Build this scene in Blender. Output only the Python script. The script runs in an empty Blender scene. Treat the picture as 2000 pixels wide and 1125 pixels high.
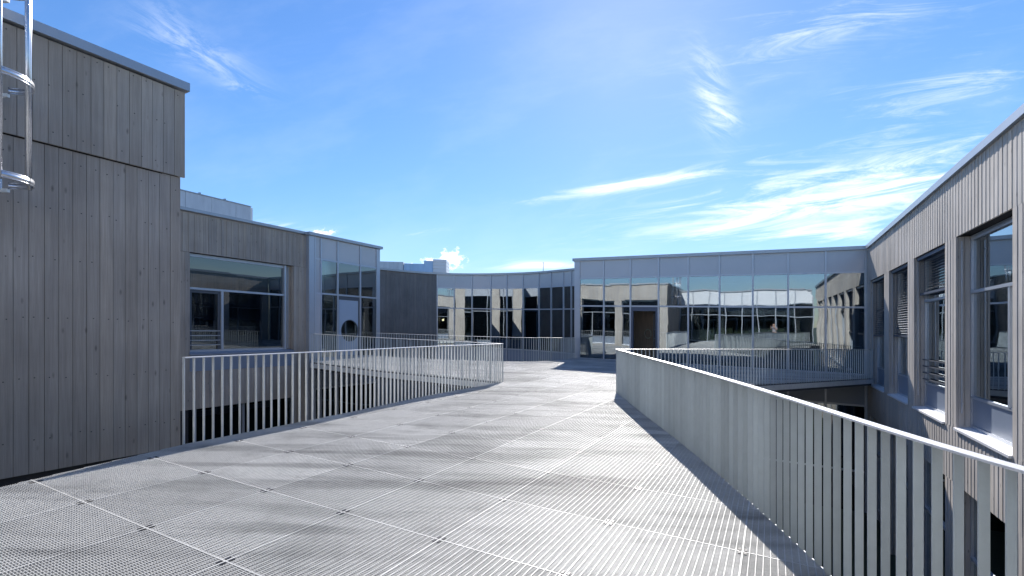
import bpy, bmesh, math, random
from mathutils import Vector, Matrix
random.seed(7)
S = bpy.context.scene
COL = S.collection
R = math.radians

# ------------------------------------------------------------------ camera
CAM_H = 1.57
cam_d = bpy.data.cameras.new('camera'); cam = bpy.data.objects.new('camera', cam_d); COL.objects.link(cam)
cam.location = (0, 0, CAM_H); cam.rotation_euler = (R(90), 0, 0)
cam_d.sensor_width = 36; cam_d.lens = 36*0.475; cam_d.shift_y = 0.037
cam_d.clip_start = 0.02; cam_d.clip_end = 4000
S.camera = cam

# ------------------------------------------------------------------ light
SUN_AZ, SUN_EL = R(13.8), R(34.7)
SKY_STR, SUN_STR = 0.105, 5.0
S.view_settings.view_transform = 'Standard'; S.view_settings.look = 'None'
S.view_settings.gamma = 1.0; S.view_settings.use_curve_mapping = False
S.view_settings.exposure = 0.78
sd = bpy.data.lights.new('sun', 'SUN'); sd.energy = SUN_STR; sd.angle = R(0.5); sd.color = (1.0, 0.955, 0.89)
sun = bpy.data.objects.new('sun', sd); COL.objects.link(sun)
sdir = Vector((math.sin(SUN_AZ)*math.cos(SUN_EL), math.cos(SUN_AZ)*math.cos(SUN_EL), math.sin(SUN_EL)))
sun.rotation_euler = sdir.to_track_quat('Z', 'Y').to_euler(); sun.location = (8, 20, 40)

W = bpy.data.worlds.new('World'); S.world = W; W.use_nodes = True
nt = W.node_tree; nt.nodes.clear()
def N(t, **kw):
    n = nt.nodes.new(t)
    for k, v in kw.items(): setattr(n, k, v)
    return n
def M(op, a, b=None, c=None):
    n = nt.nodes.new('ShaderNodeMath'); n.operation = op
    for i, v in enumerate((a, b, c)):
        if v is None: continue
        if isinstance(v, (int, float)): n.inputs[i].default_value = v
        else: nt.links.new(v, n.inputs[i])
    return n.outputs[0]
out = N('ShaderNodeOutputWorld'); bg = N('ShaderNodeBackground'); bg.inputs[1].default_value = SKY_STR
sky = N('ShaderNodeTexSky', sky_type='NISHITA'); sky.sun_disc = False
sky.sun_elevation = SUN_EL; sky.sun_rotation = SUN_AZ; sky.altitude = 100
sky.air_density = 1.0; sky.dust_density = 0.12; sky.ozone_density = 2.0
hs = N('ShaderNodeHueSaturation'); hs.inputs['Saturation'].default_value = 1.14; hs.inputs['Value'].default_value = 1.0
bw = N('ShaderNodeRGBToBW'); nt.links.new(sky.outputs[0], bw.inputs[0])
sc_ = M('DIVIDE', 1.0, M('POWER', M('ADD', 1.0, M('POWER', M('DIVIDE', bw.outputs[0], 7.5), 2.0)), .5))   # soft shoulder for the glare round the sun
vs = N('ShaderNodeVectorMath'); vs.operation = 'SCALE'; nt.links.new(sky.outputs[0], vs.inputs[0]); nt.links.new(sc_, vs.inputs['Scale'])
tint = N('ShaderNodeMix', data_type='RGBA', blend_type='MULTIPLY'); tint.inputs[0].default_value = 1.0
nt.links.new(vs.outputs[0], tint.inputs[6]); tint.inputs[7].default_value = (.87, .945, 1.10, 1)
nt.links.new(tint.outputs[2], hs.inputs['Color'])
tc = N('ShaderNodeTexCoord'); sp = N('ShaderNodeSeparateXYZ'); nt.links.new(tc.outputs['Generated'], sp.inputs[0])
yy = M('MAXIMUM', M('ABSOLUTE', sp.outputs[1]), 0.2)
A_ = M('DIVIDE', sp.outputs[0], yy); E_ = M('DIVIDE', sp.outputs[2], yy)
def pxa(x): return (x-1000)/950
def pxe(x, y): return (636.5+.0276*(x-1000)-y)/950
def noise2(ang, sx, sy, detail=9, rough=.6, off=0, dist=0.0):
    ca, sa = math.cos(R(ang)), math.sin(R(ang))
    u = M('ADD', M('MULTIPLY', A_, ca*sx), M('MULTIPLY', E_, sa*sx))
    v = M('ADD', M('MULTIPLY', A_, -sa*sy), M('MULTIPLY', E_, ca*sy))
    c = N('ShaderNodeCombineXYZ'); nt.links.new(u, c.inputs[0]); nt.links.new(v, c.inputs[1]); c.inputs[2].default_value = off
    n = N('ShaderNodeTexNoise'); n.inputs['Scale'].default_value = 1; n.inputs['Detail'].default_value = detail
    n.inputs['Roughness'].default_value = rough; n.inputs['Distortion'].default_value = dist
    nt.links.new(c.outputs[0], n.inputs['Vector']); return n.outputs[0]
n_st = noise2(8, 3.4, 26, off=1.3, dist=.9, rough=.68, detail=12)
n_wide = noise2(14, 3.0, 7, off=5.1, detail=6)
n_iso = noise2(0, 60, 70, off=9.0, detail=8, rough=.7)
n_wis = noise2(-28, 6, 24, off=3.0, dist=1.2, rough=.7)
wob = M('MULTIPLY', M('SUBTRACT', noise2(0, 5, 8, off=2.2, detail=5), .5), 1.0)
def blob(x, y, rx, ry, ang, amp, w=.35):
    ca, sa = math.cos(R(ang)), math.sin(R(ang))
    da = M('SUBTRACT', A_, pxa(x)); de = M('SUBTRACT', E_, pxe(x, y))
    u = M('DIVIDE', M('ADD', M('MULTIPLY', da, ca), M('MULTIPLY', de, sa)), rx/950)
    v = M('DIVIDE', M('ADD', M('MULTIPLY', da, -sa), M('MULTIPLY', de, ca)), ry/950)
    v = M('ADD', v, M('MULTIPLY', wob, w))
    r2 = M('ADD', M('MULTIPLY', u, u), M('MULTIPLY', v, v))
    return M('MULTIPLY', M('EXPONENT', M('MULTIPLY', r2, -1.0)), amp)
def total(bl):
    t = None
    for b in bl:
        o = blob(*b); t = o if t is None else M('ADD', t, o)
    return t
cir = total([(1600, 395, 340, 62, 7, .70, .9), (1215, 368, 190, 11, 9, 1.0, 1.2), (1430, 428, 200, 22, 3, .4, .8), (1680, 474, 330, 16, 2, .6), (1500, 455, 260, 10, 4, .3),
             (1830, 350, 220, 80, 12, .4), (1690, 30, 300, 60, 20, .5), (1860, 190, 230, 55, 16, .45), (560, 428, 80, 9, -5, .5),
             (815, 448, 90, 7, 5, .55), (1060, 519, 75, 8, 0, .85), (920, 522, 130, 5, 1, .4), (640, 452, 60, 5, 0, .5)])
wis = total([(1390, 195, 30, 80, 14, .5), (1412, 245, 32, 20, 0, .45), (400, 95, 110, 30, -26, .24), (330, 30, 70, 40, -30, .14), (485, 160, 40, 10, -10, .4)])
puf = total([(884, 501, 23, 19, 0, 1.5, .5), (838, 506, 17, 9, 0, 1.2, .5), (625, 445, 36, 9, 8, 1.0, .5), (797, 512, 18, 5, 0, 1.0, .5)])
def ss(v, lo, hi):
    n = nt.nodes.new('ShaderNodeMapRange'); n.interpolation_type = 'SMOOTHSTEP'
    nt.links.new(v, n.inputs[0]); n.inputs[1].default_value = lo; n.inputs[2].default_value = hi; return n.outputs[0]
m1 = M('MULTIPLY', M('MINIMUM', M('ADD', M('MULTIPLY', cir, .9), .02), .95), ss(M('ADD', n_st, M('MULTIPLY', M('SUBTRACT', cir, .5), .16)), .42, .70))
m2 = M('MULTIPLY', wis, ss(n_wis, .38, .66))
m3 = ss(M('ADD', M('MULTIPLY', puf, .8), M('MULTIPLY', M('SUBTRACT', n_iso, .5), 2.6)), .42, .9)
m3 = M('MULTIPLY', m3, ss(puf, .12, .3))
m4 = M('MULTIPLY', ss(n_wide, .42, .72), .05)
mask = M('MINIMUM', M('ADD', M('ADD', m1, m2), M('ADD', m3, m4)), 1.0)
mask = M('MULTIPLY', mask, M('GREATER_THAN', sp.outputs[2], -0.02))
mx = N('ShaderNodeMix', data_type='RGBA'); nt.links.new(mask, mx.inputs[0])
nt.links.new(hs.outputs[0], mx.inputs[6]); mx.inputs[7].default_value = (8.2, 8.5, 9.0, 1)
nt.links.new(mx.outputs[2], bg.inputs[0]); nt.links.new(bg.outputs[0], out.inputs[0])

# ------------------------------------------------------------------ materials
U = (Vector((14.2, 19.45))-Vector((3.45, 25.2))).normalized()      # direction of the deck grid
def mat(name, col, rough=.6, metal=0.0, spec=.5, var=0.0, vscale=3.0, bump=0.0, bscale=30.0, island=0.0, stretch=None, hue=None):
    m = bpy.data.materials.new(name); m.use_nodes = True
    t = m.node_tree; p = t.nodes['Principled BSDF']
    p.inputs['Roughness'].default_value = rough; p.inputs['Metallic'].default_value = metal
    p.inputs['Specular IOR Level'].default_value = spec
    base = t.nodes.new('ShaderNodeRGB'); base.outputs[0].default_value = (*col, 1)
    cur = base.outputs[0]
    geo = t.nodes.new('ShaderNodeTexCoord')
    def mapped(st):
        mp = t.nodes.new('ShaderNodeMapping'); mp.inputs['Scale'].default_value = st
        t.links.new(geo.outputs['Object'], mp.inputs[0]); return mp.outputs[0]
    def mul(cur, fac):
        x = t.nodes.new('ShaderNodeVectorMath'); x.operation = 'SCALE'
        t.links.new(cur, x.inputs[0]); t.links.new(fac, x.inputs['Scale']); return x.outputs[0]
    if island:
        g = t.nodes.new('ShaderNodeNewGeometry')
        r = t.nodes.new('ShaderNodeMapRange'); t.links.new(g.outputs['Random Per Island'], r.inputs[0])
        r.inputs[3].default_value = 1-island; r.inputs[4].default_value = 1+island
        cur = mul(cur, r.outputs[0])
        if hue:
            w = t.nodes.new('ShaderNodeTexWhiteNoise'); w.noise_dimensions = '1D'; t.links.new(g.outputs['Random Per Island'], w.inputs['W'])
            mixn = t.nodes.new('ShaderNodeMix'); mixn.data_type = 'RGBA'; mixn.blend_type = 'MULTIPLY'
            t.links.new(w.outputs['Value'], mixn.inputs[0]); t.links.new(cur, mixn.inputs[6]); mixn.inputs[7].default_value = (*hue, 1)
            cur = mixn.outputs[2]
    if var:
        n = t.nodes.new('ShaderNodeTexNoise'); n.inputs['Scale'].default_value = vscale; n.inputs['Detail'].default_value = 8; n.inputs['Roughness'].default_value = .65
        t.links.new(mapped(stretch or (1, 1, 1)), n.inputs['Vector'])
        r = t.nodes.new('ShaderNodeMapRange'); t.links.new(n.outputs[0], r.inputs[0])
        r.inputs[1].default_value = .28; r.inputs[2].default_value = .72; r.inputs[3].default_value = 1-var; r.inputs[4].default_value = 1+var
        cur = mul(cur, r.outputs[0])
    t.links.new(cur, p.inputs['Base Color'])
    if bump:
        n = t.nodes.new('ShaderNodeTexNoise'); n.inputs['Scale'].default_value = bscale; n.inputs['Detail'].default_value = 6
        t.links.new(mapped(stretch or (1, 1, 1)), n.inputs['Vector'])
        b = t.nodes.new('ShaderNodeBump'); b.inputs['Strength'].default_value = bump; b.inputs['Distance'].default_value = .01
        t.links.new(n.outputs[0], b.inputs['Height']); t.links.new(b.outputs[0], p.inputs['Normal'])
    return m
def wood_cladding(name, col, streak=.3, island=.09):
    # weathered boards: grain streaks, knots and drip stains that belong to the timber
    m = mat(name, col, rough=.85, spec=.2, var=streak, vscale=1.0, island=island, stretch=(26, 26, 1.1), hue=(.92, .96, 1.02), bump=.35, bscale=3)
    t = m.node_tree; p = t.nodes['Principled BSDF']
    src = p.inputs['Base Color'].links[0].from_socket
    tcn = t.nodes.new('ShaderNodeTexCoord')
    mp = t.nodes.new('ShaderNodeMapping'); mp.inputs['Scale'].default_value = (7.1, 7.1, 2.4); t.links.new(tcn.outputs['Object'], mp.inputs[0])
    v = t.nodes.new('ShaderNodeTexVoronoi'); v.inputs['Scale'].default_value = 1.0; t.links.new(mp.outputs[0], v.inputs['Vector'])
    r = t.nodes.new('ShaderNodeMapRange'); t.links.new(v.outputs['Distance'], r.inputs[0]); r.inputs[1].default_value = .03; r.inputs[2].default_value = .13
    r.inputs[3].default_value = .55; r.inputs[4].default_value = 1.0
    n = t.nodes.new('ShaderNodeTexNoise'); n.inputs['Scale'].default_value = .9; n.inputs['Detail'].default_value = 4; t.links.new(tcn.outputs['Object'], n.inputs['Vector'])
    r2 = t.nodes.new('ShaderNodeMapRange'); t.links.new(n.outputs[0], r2.inputs[0]); r2.inputs[1].default_value = .3; r2.inputs[2].default_value = .7; r2.inputs[3].default_value = .86; r2.inputs[4].default_value = 1.12
    mm = t.nodes.new('ShaderNodeMath'); mm.operation = 'MULTIPLY'; t.links.new(r.outputs[0], mm.inputs[0]); t.links.new(r2.outputs[0], mm.inputs[1])
    s = t.nodes.new('ShaderNodeVectorMath'); s.operation = 'SCALE'; t.links.new(src, s.inputs[0]); t.links.new(mm.outputs[0], s.inputs['Scale'])
    t.links.new(s.outputs[0], p.inputs['Base Color'])
    return m
def glass(name, tint=(.40, .46, .47), base=.26, wave=.25):
    m = bpy.data.materials.new(name); m.use_nodes = True; t = m.node_tree; t.nodes.clear()
    o = t.nodes.new('ShaderNodeOutputMaterial'); mx = t.nodes.new('ShaderNodeMixShader')
    tr = t.nodes.new('ShaderNodeBsdfTransparent'); tr.inputs[0].default_value = (*tint, 1)
    gl = t.nodes.new('ShaderNodeBsdfGlossy'); gl.inputs['Roughness'].default_value = 0.0; gl.inputs[0].default_value = (.84, .93, 1, 1)
    fr = t.nodes.new('ShaderNodeFresnel'); fr.inputs[0].default_value = 1.55
    a = t.nodes.new('ShaderNodeMath'); a.operation = 'MULTIPLY_ADD'; a.inputs[1].default_value = 1.3; a.inputs[2].default_value = base; a.use_clamp = True
    t.links.new(fr.outputs[0], a.inputs[0]); t.links.new(a.outputs[0], mx.inputs[0])
    t.links.new(tr.outputs[0], mx.inputs[1]); t.links.new(gl.outputs[0], mx.inputs[2]); t.links.new(mx.outputs[0], o.inputs[0])
    tcn = t.nodes.new('ShaderNodeTexCoord'); n = t.nodes.new('ShaderNodeTexNoise'); n.inputs['Scale'].default_value = .8; n.inputs['Detail'].default_value = 1.0
    t.links.new(tcn.outputs['Object'], n.inputs['Vector'])
    b = t.nodes.new('ShaderNodeBump'); b.inputs['Strength'].default_value = wave; b.inputs['Distance'].default_value = .012
    t.links.new(n.outputs[0], b.inputs['Height']); t.links.new(b.outputs[0], gl.inputs['Normal'])
    return m
def grate_mat(name='galvanised_grating', c=(.60, .595, .58)):
    m = mat(name, c, rough=.60, metal=.12, spec=.35, var=.10, vscale=60)
    t = m.node_tree; p = t.nodes['Principled BSDF']; src = p.inputs['Base Color'].links[0].from_socket
    tcn = t.nodes.new('ShaderNodeTexCoord')
    def lay(scale, rot, lo, hi, dark, det=5):
        mp = t.nodes.new('ShaderNodeMapping'); mp.inputs['Rotation'].default_value = (0, 0, R(rot)); mp.inputs['Scale'].default_value = scale
        t.links.new(tcn.outputs['Object'], mp.inputs[0])
        n = t.nodes.new('ShaderNodeTexNoise'); n.inputs['Scale'].default_value = 1; n.inputs['Detail'].default_value = det; n.inputs['Roughness'].default_value = .55
        t.links.new(mp.outputs[0], n.inputs['Vector'])
        r = t.nodes.new('ShaderNodeMapRange'); r.interpolation_type = 'SMOOTHSTEP'; t.links.new(n.outputs[0], r.inputs[0])
        r.inputs[1].default_value = lo; r.inputs[2].default_value = hi; r.inputs[3].default_value = 1.0; r.inputs[4].default_value = dark
        return r.outputs[0]
    cur = src
    for f in (lay((.30, 2.3, 1), -62, .50, .66, .68), lay((.32, 1.9, 1), 28, .52, .68, .72), lay((1.1, 1.1, 1), 0, .48, .72, .78), lay((9, 9, 1), 0, .5, .8, .86)):
        s = t.nodes.new('ShaderNodeVectorMath'); s.operation = 'SCALE'; t.links.new(cur, s.inputs[0]); t.links.new(f, s.inputs['Scale']); cur = s.outputs[0]
    # each grating panel has weathered to a shade of its own
    mp = t.nodes.new('ShaderNodeMapping'); mp.vector_type = 'TEXTURE'
    mp.inputs['Location'].default_value = (-.53, 3.54, 0); mp.inputs['Rotation'].default_value = (0, 0, math.atan2(U.y, U.x)); mp.inputs['Scale'].default_value = (.975, .975, 1)
    t.links.new(tcn.outputs['Object'], mp.inputs[0])
    sx = t.nodes.new('ShaderNodeSeparateXYZ'); t.links.new(mp.outputs[0], sx.inputs[0]); cb_ = t.nodes.new('ShaderNodeCombineXYZ')
    for k in (0, 1):
        fl = t.nodes.new('ShaderNodeMath'); fl.operation = 'FLOOR'; t.links.new(sx.outputs[k], fl.inputs[0]); t.links.new(fl.outputs[0], cb_.inputs[k])
    wn = t.nodes.new('ShaderNodeTexWhiteNoise'); wn.noise_dimensions = '2D'; t.links.new(cb_.outputs[0], wn.inputs['Vector'])
    pr = t.nodes.new('ShaderNodeMapRange'); t.links.new(wn.outputs['Value'], pr.inputs[0]); pr.inputs[3].default_value = .84; pr.inputs[4].default_value = 1.10
    s = t.nodes.new('ShaderNodeVectorMath'); s.operation = 'SCALE'; t.links.new(cur, s.inputs[0]); t.links.new(pr.outputs[0], s.inputs['Scale']); cur = s.outputs[0]
    t.links.new(cur, p.inputs['Base Color'])
    return m
MT = dict(
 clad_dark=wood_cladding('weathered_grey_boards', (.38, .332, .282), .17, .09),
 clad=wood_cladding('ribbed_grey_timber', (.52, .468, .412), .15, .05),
 clad_char=wood_cladding('charcoal_boards', (.22, .205, .19), .18, .06),
 clad_gap=mat('dark_backing', (.03, .03, .032), rough=.9),
 nail=mat('nail_steel', (.05, .05, .05), rough=.6),
 coping=mat('zinc_flashing', (.40, .43, .47), rough=.38, metal=.5, var=.06, vscale=2),
 alu=mat('grey_aluminium', (.47, .50, .55), rough=.36, metal=.45, var=.03, vscale=4),
 alud=mat('dark_window_frame', (.10, .11, .13), rough=.4, metal=.3),
 panel=mat('grey_enamel_panel', (.47, .49, .53), rough=.22, metal=0, spec=.9, var=.04, vscale=.8),
 panelw=mat('white_enamel_panel', (.75, .76, .78), rough=.3, spec=.6, var=.04, vscale=.8),
 panelb=mat('blue_grey_panel', (.22, .26, .33), rough=.35, spec=.6, var=.05, vscale=1.5),
 sill=mat('white_metal_sill', (.80, .80, .82), rough=.35, metal=.1),
 olive=mat('olive_lobby_wall', (.42, .41, .27), rough=.8),
 glass=glass('tinted_glass'), glassd=glass('dark_glass', (.26, .29, .31), .10, .12), glassl=glass('clear_glass', (.55, .60, .57), .16, .15),
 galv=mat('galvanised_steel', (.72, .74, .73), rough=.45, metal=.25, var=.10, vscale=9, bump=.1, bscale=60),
 galv_shade=mat('shaded_galvanised_steel', (.47, .515, .53), rough=.42, metal=.3, var=.06, vscale=7, bump=.1, bscale=60),  # same steel as the left railing, with shade put into a darker colour
 rail=mat('polished_handrail', (.85, .85, .86), rough=.38, metal=.6, var=.05, vscale=6),
 chrome=mat('bright_galvanised_tube', (.66, .67, .70), rough=.25, metal=.85, var=.08, vscale=12),
 bed=mat('dark_deck_frame', (.075, .08, .09), rough=.6, metal=.2, var=.15),
 clip=mat('dark_clip', (.03, .03, .035), rough=.5, metal=.4),
 ground=mat('courtyard_paving', (.11, .11, .105), rough=.9, var=.25, vscale=.9, bump=.2),
 far=mat('dark_far_land', (.07, .09, .06), rough=.95, var=.3, vscale=.02),
 roof=mat('roof_membrane', (.16, .165, .17), rough=.85, var=.2, vscale=.6),
 inwall=mat('interior_grey_wall', (.28, .27, .26), rough=.85, var=.06),
 infloor=mat('interior_floor', (.20, .20, .20), rough=.35, var=.06),
 inceil=mat('interior_ceiling', (.4, .4, .4), rough=.9),
 column=mat('interior_column', (.55, .53, .50), rough=.8),
 wood=mat('brown_wood', (.36, .235, .15), rough=.5, var=.22, vscale=1.2, stretch=(14, 14, 1)),
 cream=mat('cream_laminate', (.62, .60, .44), rough=.5, var=.04),
 duct=mat('sheet_metal_duct', (.36, .50, .68), rough=.4, metal=.45, var=.12, vscale=1.1, stretch=(3, 3, .6)),
 ductw=mat('pale_screen_panel', (.60, .64, .68), rough=.55, metal=.1, var=.12, vscale=1.4, stretch=(3, 3, .5)),
 blind=mat('dark_blue_blind', (.085, .105, .15), rough=.42, metal=.4),
 door=mat('pale_blue_door', (.33, .41, .52), rough=.35, spec=.6, var=.03),
 skin=mat('skin', (.55, .33, .25), rough=.55), shirt=mat('grey_tee', (.30, .28, .30), rough=.9, var=.1, vscale=8),
 jeans=mat('dark_trousers', (.05, .055, .07), rough=.9, var=.1, vscale=8), hair=mat('brown_hair', (.07, .045, .03), rough=.7, var=.2, vscale=30),
 shoe=mat('black_shoe', (.03, .03, .03), rough=.6), phone=mat('black_phone', (.02, .02, .022), rough=.25),
 grate=grate_mat(), grate2=grate_mat('dull_cross_rods', (.54, .535, .525)),
)
bn = MT['roof']
for k_ in ('galv', 'galv_shade'):          # every flat bar has its own zinc tone
    t_ = MT[k_].node_tree; p_ = t_.nodes['Principled BSDF']; src_ = p_.inputs['Base Color'].links[0].from_socket
    oi = t_.nodes.new('ShaderNodeObjectInfo'); mr = t_.nodes.new('ShaderNodeMapRange'); t_.links.new(oi.outputs['Random'], mr.inputs[0])
    mr.inputs[3].default_value = .87; mr.inputs[4].default_value = 1.11
    sv = t_.nodes.new('ShaderNodeVectorMath'); sv.operation = 'SCALE'; t_.links.new(src_, sv.inputs[0]); t_.links.new(mr.outputs[0], sv.inputs['Scale']); t_.links.new(sv.outputs[0], p_.inputs['Base Color'])
lampm = bpy.data.materials.new('lit_lamp'); lampm.use_nodes = True
lampm.node_tree.nodes['Principled BSDF'].inputs['Emission Color'].default_value = (1, .72, .42, 1)
lampm.node_tree.nodes['Principled BSDF'].inputs['Emission Strength'].default_value = 9
MT['lamp'] = lampm

# ------------------------------------------------------------------ mesh helpers
class MB:
    def __init__(s): s.v = []; s.f = []; s.m = []
    def hexa(s, c, mi=0):
        b = len(s.v); s.v += [tuple(p) for p in c]
        for q in ((0, 3, 2, 1), (4, 5, 6, 7), (0, 1, 5, 4), (1, 2, 6, 5), (2, 3, 7, 6), (3, 0, 4, 7)):
            s.f.append(tuple(b+i for i in q)); s.m.append(mi)
    def box(s, x0, x1, y0, y1, z0, z1, mi=0):
        s.hexa([(x0, y0, z0), (x1, y0, z0), (x1, y1, z0), (x0, y1, z0), (x0, y0, z1), (x1, y0, z1), (x1, y1, z1), (x0, y1, z1)], mi)
    def quad(s, a, b, c, d, mi=0):
        n = len(s.v); s.v += [tuple(a), tuple(b), tuple(c), tuple(d)]; s.f.append((n, n+1, n+2, n+3)); s.m.append(mi)
    def seg(s, p, q, w, z0, z1, mi=0):           # horizontal bar between 2-D points, w wide
        p = Vector(p[:2]); q = Vector(q[:2]); d = (q-p).normalized(); n = Vector((-d.y, d.x))*w/2
        s.hexa([(*(p-n), z0), (*(q-n), z0), (*(q+n), z0), (*(p+n), z0), (*(p-n), z1), (*(q-n), z1), (*(q+n), z1), (*(p+n), z1)], mi)
    def tube(s, pts, r, k=10, mi=0, closed=False):
        pts = [Vector(p) for p in pts]; b = len(s.v); n = len(pts)
        for i, p in enumerate(pts):
            a = pts[(i-1) % n] if (closed or i > 0) else p; c = pts[(i+1) % n] if (closed or i < n-1) else p
            d = (c-a).normalized(); ref = Vector((0, 0, 1)) if abs(d.z) < .9 else Vector((1, 0, 0))
            e = d.cross(ref).normalized(); g = d.cross(e)
            for j in range(k):
                t = 2*math.pi*j/k; s.v.append(tuple(p+e*math.cos(t)*r+g*math.sin(t)*r))
        for i in range(n if closed else n-1):
            for j in range(k):
                s.f.append((b+i*k+j, b+i*k+(j+1) % k, b+((i+1) % n)*k+(j+1) % k, b+((i+1) % n)*k+j)); s.m.append(mi)
        if not closed:
            s.f.append(tuple(b+j for j in range(k))); s.m.append(mi)
            s.f.append(tuple(b+(n-1)*k+j for j in range(k))); s.m.append(mi)
    def build(s, name, mats, parent=None, smooth=False):
        me = bpy.data.meshes.new(name); me.from_pydata(s.v, [], s.f)
        if not isinstance(mats, (list, tuple)): mats = [mats]
        for m in mats: me.materials.append(MT[m] if isinstance(m, str) else m)
        for p, i in zip(me.polygons, s.m): p.material_index = i; p.use_smooth = smooth
        bm = bmesh.new(); bm.from_mesh(me); bmesh.ops.recalc_face_normals(bm, faces=bm.faces); bm.to_mesh(me); bm.free()
        o = bpy.data.objects.new(name, me); COL.objects.link(o)
        if parent:
            o.parent = parent
            o.matrix_parent_inverse = PW[parent.name].inverted() if parent.name in PW else Matrix()
        PW[o.name] = Matrix()
        return o
PW = {}
def thing(name, label, cat, loc=(0, 0, 0), group=None):
    o = bpy.data.objects.new(name, None); COL.objects.link(o); o.location = loc; o.empty_display_size = .2
    PW[o.name] = Matrix.Translation(loc)
    tag(o, label, cat, group); return o
def tag(o, label, cat, group=None):
    o['label'] = label; o['category'] = cat
    if group: o['group'] = group
    return o
class F:      # facade frame: P start, d direction, n outward normal
    def __init__(s, P, Q, side):
        s.P = Vector(P); v = Vector(Q)-s.P; s.L = v.length; s.d = v.normalized(); s.n = Vector((s.d.y, -s.d.x))*side
    def pt(s, t, o, z): p = s.P+s.d*t+s.n*o; return (p.x, p.y, z)
    def box(s, mb, t0, t1, z0, z1, o0, o1, mi=0):
        g = s.pt
        mb.hexa([g(t0, o0, z0), g(t1, o0, z0), g(t1, o1, z0), g(t0, o1, z0), g(t0, o0, z1), g(t1, o0, z1), g(t1, o1, z1), g(t0, o1, z1)], mi)
def boards(mb, f, t0, t1, z0, z1, pitch, depth=.03, jit=.004, gap=.006, jw=.0, o=0.0, seed=1, zj=.0, alt=False):
    rr = random.Random(seed); t = t0; i = 0
    while t < t1-.01:
        w = pitch*(1+rr.uniform(-jw, jw)); e = min(t+w, t1)
        if t1-e < pitch*.3: e = t1
        j = (jit*(i % 2)+rr.uniform(0, .002)) if alt else rr.choice((0, .4, 1))*jit if jit > .006 else rr.uniform(0, jit)
        f.box(mb, t+gap/2, e-gap/2, z0+rr.uniform(0, zj), z1, o-depth, o+j); t = e; i += 1
def nails(mb, f, t0, t1, pitch, zs, o, seed=3):
    rr = random.Random(seed); t = t0+pitch/2
    while t < t1:
        for z in zs:
            if rr.random() < .75:
                a = t+rr.uniform(-.035, .035); zz = z+rr.uniform(-.02, .02); r = .006
                f.box(mb, a-r, a+r, zz-r, zz+r, o, o+.004)
        t += pitch
def pane(f, t0, t1, z0, z1, o, mt, parent, name='pane', th=.02, rr=random.Random(11), tilt=0.0):
    mb = MB(); e = [rr.uniform(-.0022, .0022) for _ in range(4)]; g = f.pt; tl = (tilt or getattr(f, 'tilt', 0.0))*(z1-z0); e[2] += tl; e[3] += tl
    mb.hexa([g(t0, o-th, z0), g(t1, o-th, z0), g(t1, o+e[1], z0), g(t0, o+e[0], z0), g(t0, o-th, z1), g(t1, o-th, z1), g(t1, o+e[2], z1), g(t0, o+e[3], z1)])
    return mb.build(name, mt, parent)
def one(f, t0, t1, z0, z1, o0, o1, name, mt, parent):
    mb = MB(); f.box(mb, t0, t1, z0, z1, o0, o1); return mb.build(name, mt, parent)
def prism(pts, z0, z1, name, mt, parent=None):
    n = len(pts); me = bpy.data.meshes.new(name)
    v = [(p[0], p[1], z0) for p in pts]+[(p[0], p[1], z1) for p in pts]
    fs = [tuple(range(n))[::-1], tuple(range(n, 2*n))]+[(i, (i+1) % n, n+(i+1) % n, n+i) for i in range(n)]
    mb = MB(); mb.v = v; mb.f = fs; mb.m = [0]*len(fs); return mb.build(name, mt, parent)

# ------------------------------------------------------------------ plan (metres, camera at origin looking +Y)
Zc, Zsoff, Zsill, Zs2 = 5.16, 3.70, -0.30, -1.50
GZ = -5.8
A = Vector((3.45, 25.2)); C = Vector((14.2, 19.45))
U = (C-A).normalized(); Nn = Vector((-U.y, U.x))      # Nn points away from the camera
VR = Vector((.466, .885)).normalized()
LV = Vector((.512, .859)).normalized()
LC = Vector((-5.08, 7.45))
def curve(pts, step=.5):          # Catmull-Rom through 2-D points
    pts = [Vector(p) for p in pts]; P = [2*pts[0]-pts[1]]+pts+[2*pts[-1]-pts[-2]]; o = []
    for i in range(1, len(P)-2):
        k = max(2, int((P[i+1]-P[i]).length/step))
        for j in range(k):
            t = j/k; a, b, c, d = P[i-1], P[i], P[i+1], P[i+2]
            o.append(.5*((2*b)+(c-a)*t+(2*a-5*b+4*c-d)*t*t+(3*b-a-3*c+d)*t*t*t))
    o.append(pts[-1]); return o
rail_left = curve([(-4.04, 6.01), (-3.45, 7.17), (-2.80, 8.45), (-1.86, 10.6), (-.80, 12.55), (-.24, 13.6)])
rail_mid = curve([(-.24, 13.6), (-2.2, 14.75), (-4.5, 16.1), (-7.6, 18.5)])
rail_back = curve([(-6.35, 22.75), (-3.3, 21.6), (-.2, 21.45), (1.2, 22.15), (2.4, 23.5), (3.25, 25.0)])
rail_cross = curve([(13.55, 18.35), (7.1, 14.65), (2.57, 12.04)])
rail_right = curve([(2.57, 12.04), (2.43, 8.7), (2.37, 7.0), (2.26, 5.2), (2.15, 3.9), (2.05, 3.0), (1.98, 2.3), (1.97, 1.7), (2.03, .9), (2.2, 0.0), (2.5, -1.0)])
deck_poly = [(-6.6, .6), (-5.1, 3.2), (-4.59, 4.36)]+[tuple(p) for p in rail_left]+[tuple(p) for p in rail_mid[1:]]+[(-8.05, 19.6), (-6.3, 22.75)] \
    + [tuple(p) for p in rail_back[1:]]+[tuple(A-Nn*.06), tuple(C-Nn*.06-U*.06)]+[tuple(p) for p in rail_cross]+[tuple(p) for p in rail_right[1:]]+[(3.2, -4.4), (-8.6, 1.6)]

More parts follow.
